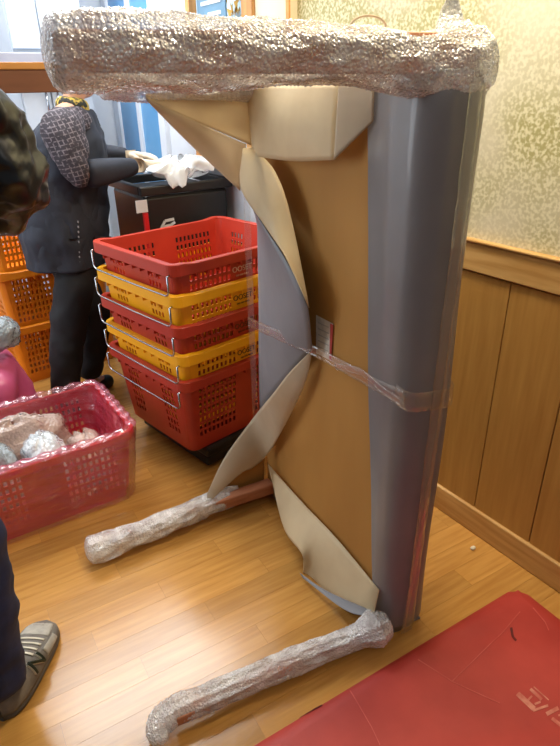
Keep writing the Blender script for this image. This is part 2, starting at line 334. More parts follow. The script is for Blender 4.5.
# ================================================================== WRAPPED TABLE
tb = thing('wrapped_table', T(0, 0.38, 0), 'upended dining table wrapped in grey foam, kraft paper and bubble wrap', 'table')
TH, TD, TT = 1.445, 0.77, 0.148       # height, depth, thickness
def tbox(name, v0, v1, u0, u1, z0, z1, m, bev=0.0):
    p = [T(v0,u0,z0), T(v1,u0,z0), T(v1,u1,z0), T(v0,u1,z0), T(v0,u0,z1), T(v1,u0,z1), T(v1,u1,z1), T(v0,u1,z1)]
    o = MB().hexa(p).obj(name, m, tb)
    if bev: bevel(o, bev, 3)
    return o
tbox('tabletop', -TT+0.02, -0.026, 0.042, TD-0.014, 0.006, TH-0.006, wood_leg_m, 0.01)
tbox('cardboard_panel', -0.010, -0.002, 0.056, TD-0.004, 0.012, TH-0.02, card_m)
def foam_section(flap, r=0.05, ri=0.06):
    """(v,u) polyline: flap edge on the underside -> near face -> outer face -> far end"""
    pts = [(0.004, flap), (0.004, max(ri, flap*0.5))]
    for t in np.linspace(0, math.pi/2, 12): pts.append((0.004-ri+ri*math.cos(t), ri-ri*math.sin(t)-0.002))
    for t in np.linspace(0, math.pi/2, 12): pts.append((-TT+r-r*math.sin(t), r-r*math.cos(t)-0.002))
    pts += [(-TT, 0.2), (-TT, 0.4), (-TT, 0.6)]
    for t in np.linspace(0, math.pi/2, 5): pts.append((-TT+0.02-0.02*math.cos(t), TD-0.018+0.02*math.sin(t)))
    pts += [(-0.07, TD+0.002), (-0.012, TD+0.002)]
    return pts
prof = [(0.0, 0.045), (0.08, 0.055), (0.3, 0.085), (0.55, 0.118), (0.7, 0.135), (0.95, 0.155), (1.2, 0.185), (TH, 0.205)]
zs = np.linspace(0.0, TH, 40); rows = []
for z in zs:
    fl = np.interp(z, [p[0] for p in prof], [p[1] for p in prof]) + 0.004*math.sin(z*9)
    sec = np.array(foam_section(fl)); ins = 0.02*max(0, 1-(TH-z)/0.05)**2 + 0.010*max(0, 1-z/0.04)**2
    wob = np.full(len(sec), 0.003*math.sin(z*7))
    vv = sec[:, 0] + ins*np.where(sec[:, 0] < -TT/2, 1, 0) + np.where(sec[:, 0] < -0.1, wob, 0); uu = sec[:, 1] + np.where(sec[:, 1] < 0.02, ins + wob*0.5, 0)
    rows.append([T(a, b, z) for a, b in zip(vv, uu)])
foam = MB().grid(np.array(rows)).obj('foam_sheet', foam_m, tb, True); solid(foam, 0.003)
tbox('foam_top', -TT+0.022, -0.006, 0.018, TD-0.01, TH-0.004, TH+0.001, foam_m)
tbox('foam_bottom', -TT+0.012, -0.006, 0.012, TD-0.01, 0.0005, 0.005, foam_m)

def ribbon(name, pts, wdir, width, m, n=40):
    c = curve(pts, n); wd = np.array(wdir, float)
    P = np.stack([c - wd*width/2, c - wd*width/6, c + wd*width/6, c + wd*width/2], 1)
    P += rng.normal(0, 0.0006, P.shape); o = MB().grid(P).obj(name, m, tb, True); solid(o, 0.0006); return o
# clear tape: across the underside, down the near face, down the far edge
zt = lambda x, y, v: tv(x, y, v)
ribbon('tape', [tv(248, 322, 0.055), tv(285, 338, 0.05), tv(312, 350, 0.032), tv(335, 362, 0.010), tv(378, 386, 0.009), tv(405, 398, 0.010)], (0, 0, 1), 0.034, tape_m)
a_ = T(0.008, 0.02, 0.80); hz = on_y(400, 396, 0.8)[2]
ribbon('tape', [tv(335, 366, 0.012), tv(360, 372, 0.011), tv(385, 392, 0.012), tv(400, 402, 0.012)], (0, 0.2, 1), 0.02, tape_m)
zc = tv(402, 398, 0.01)[2]
ribbon('tape', [T(0.010, 0.03, zc), T(0.004, 0.0, zc-0.006), T(-0.02, -0.010, zc-0.012), T(-0.07, -0.010, zc-0.02), T(-TT+0.02, -0.006, zc-0.028), T(-TT-0.006, 0.03, zc-0.03), T(-TT-0.006, 0.10, zc-0.03)], (0, 0, 1), 0.05, tape_m)
ribbon('tape', [T(-0.085, -0.012, TH+0.004), T(-0.084, -0.012, 1.2), T(-0.080, -0.012, 0.8), T(-0.075, -0.012, 0.4), T(-0.07, -0.012, 0.01)], TV, 0.032, tape_m, 60)
ribbon('tape', [T(-0.105, -0.012, TH+0.004), T(-0.10, -0.013, 1.0), T(-0.085, -0.013, 0.5), T(-0.05, -0.013, 0.01)], TV, 0.012, tape_m, 60)
ribbon('tape', [T(0.03, TD+0.006, 1.40), T(0.034, TD+0.006, 1.0), T(0.034, TD+0.006, 0.5), T(0.03, TD+0.006, 0.03)], TV, 0.022, tape_m, 50)

# label sticker on the cardboard
def quad_on_v(name, px, v, m):
    p = [tv(x, y, v) for x, y in px]; q = [a - TV*0.0008 for a in p]
    return MB().hexa(q + p).obj(name, m, tb)
lb = quad_on_v('label_sticker', [(316, 315), (333, 324), (331, 361), (316, 353)], 0.0012, label_m)
quad_on_v('label_band', [(330.2, 323.5), (333, 325), (331, 360.5), (329.2, 359)], 0.0022, labelred_m)
label_line_m = mat('label_ink', srgb(186, 182, 174), 0.6, srgb(176, 172, 164))
for i in range(5): quad_on_v('label_line', [(318, 322+i*6), (328.5, 327+i*6), (328.5, 328+i*6), (318, 323+i*6)], 0.0022, label_line_m)

# paper and foam flaps on the underside
sheet('paper_flap', [tv(246, 84, .02), tv(295, 83, .03), tv(339, 82, .03)], [tv(253, 156, .05), tv(292, 161, .058), tv(334, 160, .05)], kraft_m, tb, bulge=0.015, bdir=TV)
sheet('paper_flap', [tv(339, 82, .03), tv(374, 84, .012)], [tv(334, 160, .05), tv(373, 121, .010)], kraftb_m, tb)
tip = tu(146, 98, TD-0.05)
sheet('paper_flap', [tip + [0, 0, .01], tu(195, 90, TD-.02), tu(252, 84, TD)], [tip, tu(195, 121, TD-.02), tu(252, 146, TD)], kraft_m, tb, n=24)
sheet('paper_flap', [tip, tu(195, 121, TD-.02), tu(246, 144, TD)], [tip - [0, 0, .004], tu(188, 142, TD+.03), tu(240, 191, TD+.01)], kraftb_m, tb, bulge=0.012, bdir=-TU, n=24)
# curled free edge (paper side out) and the grey foam side behind it
L_ = [tv(243, 148, .07), tv(241, 188, .085), tv(264, 224, .09), tv(286, 258, .088), tv(306, 300, .075)]
R_ = [tv(254, 148, .045), tv(274, 170, .045), tv(288, 205, .045), tv(299, 255, .045), tv(309, 308, .055)]
sheet('paper_curl', L_, R_, kraft_m, tb, bulge=0.012, bdir=TV - TU*0.3)
D_r = [tv(243, 190, .080), tv(264, 226, .084), tv(286, 260, .082), tv(306, 302, .07), tv(312, 350, .03)]
D_l = [tu(257, 196, TD+.004), tu(258, 250, TD+.004), tu(259, 310, TD+.004), tu(259, 360, TD+.004), tu(260, 411, TD+.004)]
sheet('foam_flap', D_l, D_r, foamb_m, tb, bulge=0.018, bdir=-TU + TV*0.4)
E_t = [tv(312, 350, .031), tv(290, 372, .055), tv(272, 395, .075), tu(258, 412, TD-.02), tu(238, 438, TD-.02), tu(222, 462, TD-.02), tu(207, 494, TD-.03)]
E_b = [tv(312, 352, .028), tv(305, 383, .03), tv(285, 425, .03), tv(267, 455, .03), tu(252, 468, TD-.05), tu(240, 474, TD-.06), tu(208, 503, TD-.04)]
sheet('paper_flap', E_t, E_b, kraftb_m, tb, n=28, bulge=0.02, bdir=-TU)
sheet('cardboard_flap', [tu(210, 497, TD-.01), tu(240, 466, TD), tu(264, 455, TD+.001)], [tu(212, 505, TD-.01), tu(240, 498, TD), tu(264, 488, TD+.001)], card_m, tb)
sheet('paper_strip', [tu(214, 502, TD-.03), tu(240, 493, TD-.025), tu(264, 483, TD-.012)], [tu(214, 506, TD-.05), tu(240, 500, TD-.045), tu(266, 489, TD-.02)], kraftb_m, tb)
sheet('paper_flap', [tv(268, 464, .012), tv(300, 500, .010), tv(335, 537, .010), tv(379, 590, .008)], [tv(270, 472, .03), tv(284, 528, .075), tv(303, 556, .085), tv(307, 588, .075), tv(374, 613, .03)], kraft_m, tb, bulge=0.01, bdir=TV)
sheet('foam_flap', [tv(300, 573, .10), tv(325, 590, .075), tv(374, 612, .028)], [tv(303, 578, .10), tv(345, 610, .07), tv(374, 617, .03)], foamb_m, tb)

def sleeve(name, pts, rad, m, parent, seed, na=110, nl=330, sq=0.82, amp=0.10, endcap=True):
    rg = np.random.default_rng(seed); c = curve(pts, nl); rr = np.interp(np.linspace(0, 1, nl), np.linspace(0, 1, len(rad)), rad)
    s = np.concatenate([[0], np.cumsum(np.linalg.norm(np.diff(c, axis=0), axis=1))]); th = np.linspace(0, 2*math.pi, na, endpoint=False)
    S, TH_ = np.meshgrid(s, th, indexing='ij'); w_ = np.zeros_like(S)
    for i in range(26):
        k_ = rg.integers(-6, 7); f_ = rg.uniform(8, 85); w_ += rg.uniform(.2, 1)/(1+0.02*f_)*(np.sin(k_*TH_ + f_*S + rg.uniform(0, 6.3)) if i % 2 else 1-2*np.abs(np.sin(.5*(k_*2*TH_ + f_*S) + rg.uniform(0, 6.3))))*0.30
    w_ = np.sign(w_)*np.abs(w_)**0.8
    bub = np.maximum(0, np.cos(S*math.pi/0.0055))*np.maximum(0, np.cos(TH_*18 + (np.floor(S/0.011) % 2)*math.pi))*0.0022
    R = rr[:, None]*(1 + amp*w_) + bub
    ce, se = np.cos(TH_), np.sin(TH_); q = (np.abs(ce)**(2/sq) + np.abs(se)**(2/sq))**(-sq/2) if sq != 1 else 1
    R = R*(0.75 + 0.25*q)
    d = np.gradient(c, axis=0); d /= np.linalg.norm(d, axis=1)[:, None]; up = np.array([0, 0, 1.])
    a = np.cross(d, up); a /= np.linalg.norm(a, axis=1)[:, None]; b = np.cross(a, d)
    if endcap:
        e = np.clip(np.minimum(np.arange(nl), np.arange(nl)[::-1])/12.0, 0, 1); R = R*np.sqrt(1-(1-e)**2)[:, None].clip(0.02)
    P = c[:, None] + R[..., None]*(a[:, None]*ce[..., None] + b[:, None]*se[..., None])
    P[..., 2] = np.maximum(P[..., 2], 0.002)
    return MB().grid(P, True).obj(name, m, parent, True)
def leg(v0, v1, u, z, hw=0.028):
    p = [T(v0,u-hw,z-hw), T(v1,u-hw*.75,z-hw*.75), T(v1,u+hw*.75,z-hw*.75), T(v0,u+hw,z-hw), T(v0,u-hw,z+hw), T(v1,u-hw*.75,z+hw*.75), T(v1,u+hw*.75,z+hw*.75), T(v0,u+hw,z+hw)]
    o = MB().hexa(p).obj('leg', wood_leg_m, tb); bevel(o, 0.006); return o
l1 = leg(-0.12, 0.625, 0.055, 1.470, 0.034)
sleeve('bubble_wrap', [T(-0.155, .055, 1.458), T(-0.10, .05, 1.450), T(0.0, .05, 1.452), T(0.12, .055, 1.466), T(0.3, .055, 1.468), T(0.5, .055, 1.470), T(0.645, .055, 1.470)],
       [.045, .070, .066, .053, .047, .048, .052, .056, .050], bubble_m, l1, 3, amp=0.10, nl=420)
zl0, zl1, zl2 = tu(0, 93.5, TD-.05)[2], tu(0, 70, TD-.05)[2], tu(0, 62, TD-.05)[2]
def barleg(name, z0, z1, du, m, parent):
    p = [T(a, u, z) for z in (z0, z1) for a, u in ((0, TD-.05-du), (.76, TD-.05-du), (.76, TD+.02), (0, TD+.02))]
    o = MB().hexa(p).obj(name, m, parent); bevel(o, .002); return o
l2 = barleg('leg', zl0, zl1, 0.0, shelf_m, tb)
barleg('lit_bevel', zl1+.0003, zl2, .002, trim_lit_edge_m, l2)  # lighter colour paints the light caught by the leg's upper bevel
sleeve('bubble_wrap', [T(-0.02, TD-.02, (zl0+zl2)/2-.004), T(0.2, TD-.02, (zl0+zl2)/2-.004), T(0.44, TD-.02, (zl0+zl2)/2)], [.06, .058, .056], bubble_m, l2, 4)
l3 = leg(0.0, 0.61, 0.03, 0.042, 0.019)
sleeve('bubble_wrap', [T(-0.01, .0, .065), T(0.05, .005, .062), T(0.12, .02, .045), T(0.3, .035, .042), T(0.5, .045, .04), T(0.61, .05, .04), T(0.65, .035, .032), T(.655, .0, .02)],
       [.035, .055, .036, .033, .036, .033, .036, .034, .030, .020], bubble_m, l3, 5, amp=0.12)
l4 = leg(0.0, 0.68, TD-.04, 0.055, 0.024)
sleeve('bubble_wrap', [T(0.16, TD-.03, .05), T(0.25, TD-.03, .055), T(0.4, TD-.05, .055), T(0.55, TD-.06, .052), T(0.70, TD-.07, .056)],
       [.028, .038, .040, .042, .040, .046, .050], bubble_m, l4, 6, amp=0.13)
sheet('film_tail', [T(.13, TD-.02, .09), T(.2, TD-.02, .105), T(.27, TD-.02, .10)], [T(.12, TD-.04, .02), T(.2, TD-.06, .03), T(.30, TD-.07, .05)], bubble_m, tb, th=0.0008)
# loose wrap tuft standing up on the top corner and a tape loop
sheet('wrap_tuft', [T(-.09, .03, 1.50), T(-.05, .03, 1.51), T(-.01, .03, 1.50)], [T(-.075, .05, 1.56), T(-.065, .05, 1.575), T(-.04, .05, 1.54)], bubble_m, tb, th=0.0008, bulge=.01, bdir=TU)
lo = MB().tube([T(.10+.028*math.cos(t)*1.3, .07, 1.512+.016*math.sin(t)) for t in np.linspace(0, math.pi, 14)], 0.0022, 6).obj('twine_loop', kraftb_m, tb, True)

# ================================================================== CRATES
def rounded(a, b, r, sx, sy, nc=5):
    """closed outline of a rounded rectangle; sx / sy are break positions along the straight sides; returns points, outward normals"""
    pts, nor = [], []
    xs = sorted(sx); ys = sorted(sy)
    def corner(cx, cy, t0):
        for t in np.linspace(t0, t0+math.pi/2, nc+2)[1:-1]: pts.append((cx+r*math.cos(t), cy+r*math.sin(t))); nor.append((math.cos(t), math.sin(t)))
    for x in xs: pts.append((x, -b)); nor.append((0, -1))
    corner(a-r, -b+r, -math.pi/2)
    for y_ in ys: pts.append((a, y_)); nor.append((1, 0))
    corner(a-r, b-r, 0)
    for x in xs[::-1]: pts.append((x, b)); nor.append((0, 1))
    corner(-a+r, b-r, math.pi/2)
    for y_ in ys[::-1]: pts.append((-a, y_)); nor.append((-1, 0))
    corner(-a+r, -b+r, math.pi)
    return np.array(pts), np.array(nor)
def crate_meshes(A, B, H, taper, m, rimh=0.036, rimw=0.022):
    a, b, r, th = A/2-rimw, B/2-rimw, 0.035, 0.004
    def breaks(h, grids):
        s = {-(h-r-taper): 0, (h-r-taper): 0}; holes = []
        for c0, n in grids:
            for i in range(n):
                x0 = c0 + i*0.0215; s[round(x0, 4)] = 1; s[round(x0+0.0115, 4)] = 1; holes.append((round(x0, 4), round(x0+0.0115, 4)))
        return sorted(s), holes
    sx, hx = breaks(a, [(-a*0.78, 9), (a*0.78-0.0215*8-0.0115, 9)])
    sy, hy = breaks(b, [(-b*0.62, 4), (b*0.62-0.0215*3-0.0115, 4)])
    zr = [0.0, 0.03]; zh = []
    z = H - rimh - 0.012 - 0.021
    while z > 0.036: zr += [z, z+0.021]; zh.append((round(z, 4), round(z+0.021, 4))); z -= 0.034
    zr += [H]; zr = sorted(set(round(q, 4) for q in zr))
    ring = lambda q, off: rounded(a - taper*(1-q/H), b - taper*(1-q/H), r, sx, sy)
    mb = MB(); out = []; inn = []
    for q in zr:
        p, n = ring(q, 0); out.append(np.c_[p, np.full(len(p), q)]); inn.append(np.c_[p - n*th, np.full(len(p), max(q, 0.003 if q else 0.004))])
    out, inn = np.array(out), np.array(inn); K = out.shape[1]; R_n = len(zr)
    base = len(mb.v); mb.v += [tuple(x) for x in out.reshape(-1, 3)] + [tuple(x) for x in inn.reshape(-1, 3)]
    oi = lambda i, j: i*K + j % K; ii = lambda i, j: R_n*K + i*K + j % K
    nx, ny = len(sx), len(sy); nc = 5
    # which outline segment starts a hole
    seg = np.zeros(K, bool); pos = 0
    hxs, hys = set(h for h in hx), set(h for h in hy)
    order = [('x', sx, 1), None, ('y', sy, 1), None, ('x', sx, -1), None, ('y', sy, -1), None]
    for it in order:
        if it is None: pos += nc; continue
        kind, lst, dr = it; l2_ = lst if dr == 1 else lst[::-1]; hs = hxs if kind == 'x' else hys
        for i in range(len(l2_)-1):
            pr = tuple(sorted((round(l2_[i], 4), round(l2_[i+1], 4)))); seg[pos+i] = pr in hs
        pos += len(l2_)
    hole = lambda i, j: bool(seg[j % K]) and (zr[i], zr[i+1]) in zh
    for i in range(R_n-1):
        for j in range(K):
            if not hole(i, j):
                mb.f.append((oi(i,j), oi(i,j+1), oi(i+1,j+1), oi(i+1,j))); mb.f.append((ii(i,j), ii(i+1,j), ii(i+1,j+1), ii(i,j+1)))
            else:
                mb.f += [(oi(i,j), oi(i,j+1), ii(i,j+1), ii(i,j)), (oi(i+1,j+1), oi(i+1,j), ii(i+1,j), ii(i+1,j+1)),
                         (oi(i,j), ii(i,j), ii(i+1,j), oi(i+1,j)), (oi(i,j+1), oi(i+1,j+1), ii(i+1,j+1), ii(i,j+1))]
    mb.f.append(tuple(oi(0, j) for j in range(K))[::-1]); mb.f.append(tuple(ii(0, j) for j in range(K)))
    # rim: swept profile, with raised corners
    rim = MB(); n0 = 40
    xs = list(np.linspace(-(A/2-0.05), A/2-0.05, 12)); ys = list(np.linspace(-(B/2-0.05), B/2-0.05, 10))
    p, n = rounded(A/2, B/2, 0.045, xs, ys, 6)
    corner = np.array([1.0 if (abs(q[0]) > A/2-0.09 or abs(q[0]) > A/2-0.001) and (abs(q[1]) > B/2-0.09 or abs(q[0]) > A/2-0.001) else 0.0 for q in p])
    prof_ = [(-rimw+0.001, H-rimh-0.008), (-rimw+0.0035, H-rimh), (-0.001, H-rimh), (0.0, H-rimh+0.002), (0.0, H-0.002), (-0.002, H), (-rimw-0.002, H), (-rimw-0.004, H-0.002), (-rimw-0.004, H-0.03)]
    rows_ = []
    for o_, z_ in prof_:
        zz = z_ + np.where(z_ > H-0.01, 0.007*corner, 0); rows_.append(np.c_[p + n*o_, zz])
    rim.grid(np.array(rows_), True)
    for q in xs[1:-1]:
        for sgn in (-1, 1): rim.box((q-.002, min(sgn*(B/2-rimw), sgn*(B/2+.001)), H-rimh-0.012), (q+.002, max(sgn*(B/2-rimw), sgn*(B/2+.001)), H-rimh+0.001))
    for q in ys[1:-1]:
        for sgn in (-1, 1): rim.box((min(sgn*(A/2-rimw), sgn*(A/2+.001)), q-.002, H-rimh-0.012), (max(sgn*(A/2-rimw), sgn*(A/2+.001)), q+.002, H-rimh+0.001))
    # second flange, a thin line lower on the wall
    tz = H-rimh-0.045; t_ = taper*(1-tz/H)
    p2, n2 = rounded(a-t_, b-t_, r, xs, ys, 6)
    # wire handles hang outside the short ends
    hd = []
    for sgn in (-1, 1):
        y1 = B/2-0.022; xo = sgn*(A/2+0.006)
        pts = [(sgn*(A/2-0.004), -y1, H-0.028), (xo, -y1, H-0.03), (xo, -y1, H-0.085), (xo, -y1+0.008, H-0.097), (xo, -y1+0.022, H-0.102),
               (xo, 0, H-0.104), (xo, y1-0.022, H-0.102), (xo, y1-0.008, H-0.097), (xo, y1, H-0.085), (xo, y1, H-0.03), (sgn*(A/2-0.004), y1, H-0.028)]
        hd.append(MB().tube(pts, 0.0036, 8))
    return mb, rim, hd
def crate(name, loc, rz, dims, m, label, group, textm=None, cachekey={}):
    t = thing(name, loc, label, 'crate', group, rz); key = (dims, m.name)
    if key not in cachekey:
        mb, rim, hd = crate_meshes(*dims, m)
        a = mb.obj('body', m, t, local=True); b = rim.obj('rim', m, t, local=True); hs = [h.obj('handle', steel_m, t, True, True) for h in hd]
        cachekey[key] = [a.data, b.data] + [h.data for h in hs]
    else:
        for nm, me in zip(['body', 'rim', 'handle', 'handle'], cachekey[key]):
            o = bpy.data.objects.new(nm, me); C.objects.link(o); o.parent = t
    if textm:
        A, B, H, tp = dims; zc_ = H-0.072; yy = -(B/2-0.022-tp*(1-zc_/H))-0.0012
        mw = Matrix.Translation((0.0, yy, zc_)) @ Euler((math.radians(90), 0, 0)).to_matrix().to_4x4()
        textobj('lettering', 'OOSET', 0.030, textm, t, mw); ORG[t] = np.array(loc, float)
        mw = Matrix.Translation((0.0, yy, zc_-0.022)) @ Euler((math.radians(90), 0, 0)).to_matrix().to_4x4()
        textobj('lettering', 'oo-oo-ooo', 0.014, textm, t, mw)
    return t
CA = math.radians(10.0); cx_, sx_ = math.cos(CA), math.sin(CA)
DIM = (0.66, 0.57, 0.335, 0.03)
Nr = np.array([0.742, 1.760])
cc = Nr + 0.33*np.array([cx_, sx_]) + 0.285*np.array([-sx_, cx_])
tops = [0.440, 0.548, 0.662, 0.775, 0.885]; mats_ = [red_m, yel_m, red_m, yel_m, red_m]
labs = ['red plastic crate with wire handles at the bottom of the stack on the black dolly', 'yellow plastic crate with wire handles nested directly on the lowest red crate',
        'red plastic crate with wire handles between the two yellow crates', 'yellow plastic crate with wire handles nested right under the topmost red crate',
        'open empty red plastic crate with wire handles on top of the nested stack']
dcol = [None, print_d, print_d, print_d, print_w]
for i, (zt_, m_, lb_) in enumerate(zip(tops, mats_, labs)):
    sh = np.array([0.004*math.sin(i*2.1), 0.004*math.cos(i*1.7)])
    crate('plastic_crate', (cc[0]+sh[0], cc[1]+sh[1], zt_-DIM[2]), CA, DIM, m_, lb_, 'nested crates on the dolly', dcol[i])
dl = thing('crate_dolly', (cc[0], cc[1], 0), 'low black plastic dolly under the nested crates', 'dolly', None, CA)
boxo('platform', (-.225, -.252, .06), (.30, .26, .104), black_m, dl, 0.012, True)
boxo('skirt', (-.22, -.245, .018), (.285, .245, .0598), black_m, dl, 0.004, True)
for x_, y_ in ((-.19, -.15), (.23, -.15), (-.19, .19), (.23, .19)):
    MB().tube([(x_, y_-.012, .025), (x_, y_+.012, .025)], .025, 16).obj('wheel', black_m, dl, True, True)
    for q_ in (-.017, .013): boxo('fork', (x_-.014, y_+q_, .026), (x_+.014, y_+q_+.004, .05), steel_m, dl, 0, True)
# orange stack behind the worker
DIM2 = (0.62, 0.44, 0.33, 0.025)
oa = math.radians(6); oc = np.array([0.36, 3.04]) + 0.31*np.array([math.cos(oa), math.sin(oa)]) + 0.22*np.array([-math.sin(oa), math.cos(oa)])
for i, lb_ in enumerate(['orange slotted crate standing on the floor behind the worker', 'orange slotted crate in the middle of the stack behind the worker', 'orange slotted crate on top of the stack behind the worker']):
    crate('slotted_crate', (oc[0], oc[1], 0.0+i*0.292), oa, DIM2, ora_m, lb_, 'orange crates behind the worker')

# ================================================================== RED BIN IN FILM
BX0, BX1, BY0, BY1, BH = -0.13, 0.575, 1.80, 2.30, 0.305
bc = ((BX0+BX1)/2, (BY0+BY1)/2)
bn = thing('wrapped_bin', (bc[0], bc[1], 0.001), 'red slotted plastic tub lined and wrapped with glossy pink film', 'tub')
mb, rim, hd = crate_meshes(BX1-BX0-.02, BY1-BY0-.02, BH-0.01, 0.03, binred_m, 0.03, 0.014)
mb.obj('body', binred_m, bn, local=True); rim.obj('rim', binred_m, bn, local=True)
def filmskin(A, B, z0, z1, tap, amp, seed, inside):
    rg = np.random.default_rng(seed); xs = list(np.linspace(-(A/2-.08), A/2-.08, 40)); ys = list(np.linspace(-(B/2-.08), B/2-.08, 30))
    rows = []; K = None; nz = 26
    ph = rg.uniform(0, 6.3, 30); kk = rg.integers(2, 40, 30); fz = rg.uniform(-60, 60, 30)
    for z in np.linspace(z0, z1, nz):
        t = tap*(1-z/BH); p, n = rounded(A/2-t, B/2-t, .07 if not inside else .05, xs, ys, 6); K = len(p); an = np.linspace(0, 2*math.pi, K, endpoint=False)
        w_ = sum(np.sin(kk[i]*an+fz[i]*z+ph[i])/(1+.04*kk[i]) for i in range(30))*amp/4
        rows.append(np.c_[p + n*w_[:, None], np.full(K, z)])
    return rows
so = filmskin(BX1-BX0+.008, BY1-BY0+.008, .004, BH+.004, .032, .0035, 1, False)
si = filmskin(BX1-BX0-.072, BY1-BY0-.072, BH+.006, .05, .03, .004, 2, True)
MB().grid(np.array(so), True).obj('outer_film', pinkfilm_m, bn, True, True)
MB().grid(np.array(si), True).obj('inner_film', pinkfilm_m, bn, True, True)
# rolled film edge over the rim
rg = np.random.default_rng(9); xs = list(np.linspace(-.27, .27, 40)); ys = list(np.linspace(-.17, .17, 30)); rows = []
for t in np.linspace(0, 2*math.pi, 11):
    p, n = rounded((BX1-BX0)/2, (BY1-BY0)/2, .07, xs, ys, 6); rr = .011 + .004*np.sin(np.arange(len(p))*1.3)
    rows.append(np.c_[p + n*(-.014+rr*1.5*math.cos(t))[:, None] if False else p + n*((-.014 + 1.5*rr*math.cos(t))[:, None]), BH+.004+rr*math.sin(t)])
MB().grid(np.array(rows), True).obj('film_roll', pinkfilm_m, bn, True, True)
# wrapped goods inside
def lump(name, c, r, lab, cat, seed, m, grp, n=40, parent=None):
    rg = np.random.default_rng(seed); th = np.linspace(0, 2*math.pi, n, endpoint=False); ph = np.linspace(0.02, math.pi-.02, n//2); PH, TH2 = np.meshgrid(ph, th, indexing='ij')
    w_ = 1 + sum(rg.uniform(.02, .05)*np.sin(rg.integers(1, 9)*TH2 + rg.integers(1, 11)*PH + rg.uniform(0, 6)) for _ in range(8))
    e = 0.8; sg = lambda x: np.sign(x)*np.abs(x)**e
    P = np.stack([r[0]*w_*sg(np.sin(PH))*sg(np.cos(TH2)), r[1]*w_*sg(np.sin(PH))*sg(np.sin(TH2)), r[2]*w_*sg(np.cos(PH))], -1) + np.array(c)
    o = MB().grid(P, True).obj(name, m, parent, True)
    if parent is None: tag(o, lab, cat, grp)
    return o
bub2 = film('bubble_bundle', srgb(214, 218, 222), 0.9, 0.18, 90, 0.9, 'voronoi', 0.9)
bub3 = film('bubble_bundle_dark', srgb(150, 160, 166), 0.9, 0.16, 90, 0.9, 'voronoi', 0.9)
bub4 = film('bubble_bundle_tan', srgb(208, 180, 166), 0.8, 0.18, 90, 0.9, 'voronoi', 0.9)
lump('wrapped_bundle', (0.095, 1.99, 0.175), (.075, .10, .13), 'grey bubble-wrapped bundle with dark contents in the red tub', 'bundle', 1, bub3, 'bundles in the red tub')
lump('wrapped_bundle', (0.262, 1.985, 0.17), (.078, .10, .125), 'white rounded bubble-wrapped bundle in the red tub', 'bundle', 2, bub2, 'bundles in the red tub')
lump('wrapped_bundle', (0.42, 1.985, 0.14), (.065, .11, .105), 'low tan bubble-wrapped bundle in the corner of the red tub', 'bundle', 3, bub4, 'bundles in the red tub')
lump('wrapped_bundle', (0.20, 2.175, 0.17), (.19, .065, .115), 'long tan bubble-wrapped bundle along the back of the red tub', 'bundle', 4, bub4, 'bundles in the red tub')
# pink bag bundle behind and a scrap of bubble wrap lying over it
pinkbag_m = mat('pink_bag', srgb(226, 110, 150), 0.3, srgb(210, 90, 134), 5, bump=0.3, bscale=8, spec=0.8)
pbc = on_y(-22, 400, 2.62); lump('pink_bag', (pbc[0], 2.62, 0.215), (.215, .24, .21), 'large pink plastic bag sitting behind the red tub', 'bag', 11, pinkbag_m, None)
pch = on_y(-6, 338, 2.55); lump('bubble_pouch', (pch[0], 2.55, .425+.085), (.10, .07, .065), 'crumpled clear bubble-wrap pouch lying on the pink bag', 'bubble wrap', 12, bub3, None)

# ================================================================== RED SHEET ON THE FLOOR
ms = thing('red_sheet', (0.9, 0.2, 0.0), 'flat red vinyl sheet with faded white print lying on the floor', 'sheet')
cA, cB = on_floor(518, 584, .012), on_floor(256, 742, .012)
dirx = (cA - cB)/np.linalg.norm(cA - cB); cB2 = cA - dirx*1.25; diry = np.array([dirx[1], -dirx[0], 0])
nu, nv_ = 60, 50; P = np.zeros((nv_, nu, 3))
def mat_z(u, v):
    z = 0.010 + 0.0035*math.sin(u*9+v*5) + .003*math.sin(u*4-v*11)
    for (a, b, s_, h_) in ((.55, .25, .02, .004), (.2, .5, .015, -.003)): z += h_*math.exp(-((u*.6+v-a)**2)/s_**2)
    return z
for j in range(nv_):
    for i in range(nu):
        u, v = i/(nu-1), j/(nv_-1)
        p = cA + (cB2-cA)*u + diry*v*0.95
        e = min(u, 1-u)*1.25; f = min(v, 1-v)*.95; ed = min(1, min(e, f)/.02)
        if e < .03 and f < .03: p = p - (diry*(.03-f)*-.35 - dirx*(.03-e)*-.35)
        P[j, i] = p; P[j, i, 2] = 0.002 + mat_z(u, v)*(1-(1-ed)**2)
sheet_top = MB().grid(P); o = sheet_top.obj('surface', redmat_m, ms, True)
Pb = P.copy(); Pb[..., 2] = 0.001; bo = MB().grid(Pb[:, ::-1]).obj('underside', redmat_m, ms)
def sheet_z(p):
    d_ = np.array(p) - cA; u = (d_ @ -dirx)/1.25; v = (d_ @ diry)/0.95; e = min(u, 1-u)*1.25; f = min(v, 1-v)*.95; ed = min(1, min(e, f)/.02)
    return 0.002 + mat_z(u, v)*(1-(1-ed)**2)
def stroke(px0, px1, wpx, m, name='print_mark'):
    a, b = np.array(px0, float), np.array(px1, float); d = (b-a)/np.linalg.norm(b-a); n = np.array([-d[1], d[0]])*wpx/2; rows = []
    for t in np.linspace(0, 1, 9):
        row = []
        for k_ in (-1, 0, 1):
            p = on_floor(*(a + (b-a)*t + n*k_), .012); p[2] = sheet_z(p) + .0009; row.append(p)
        rows.append(row)
    solid(MB().grid(np.array(rows)).obj(name, m, ms), .0006)
zz = lambda x, y: (500 + x/9.33, 660 + y/9.33)
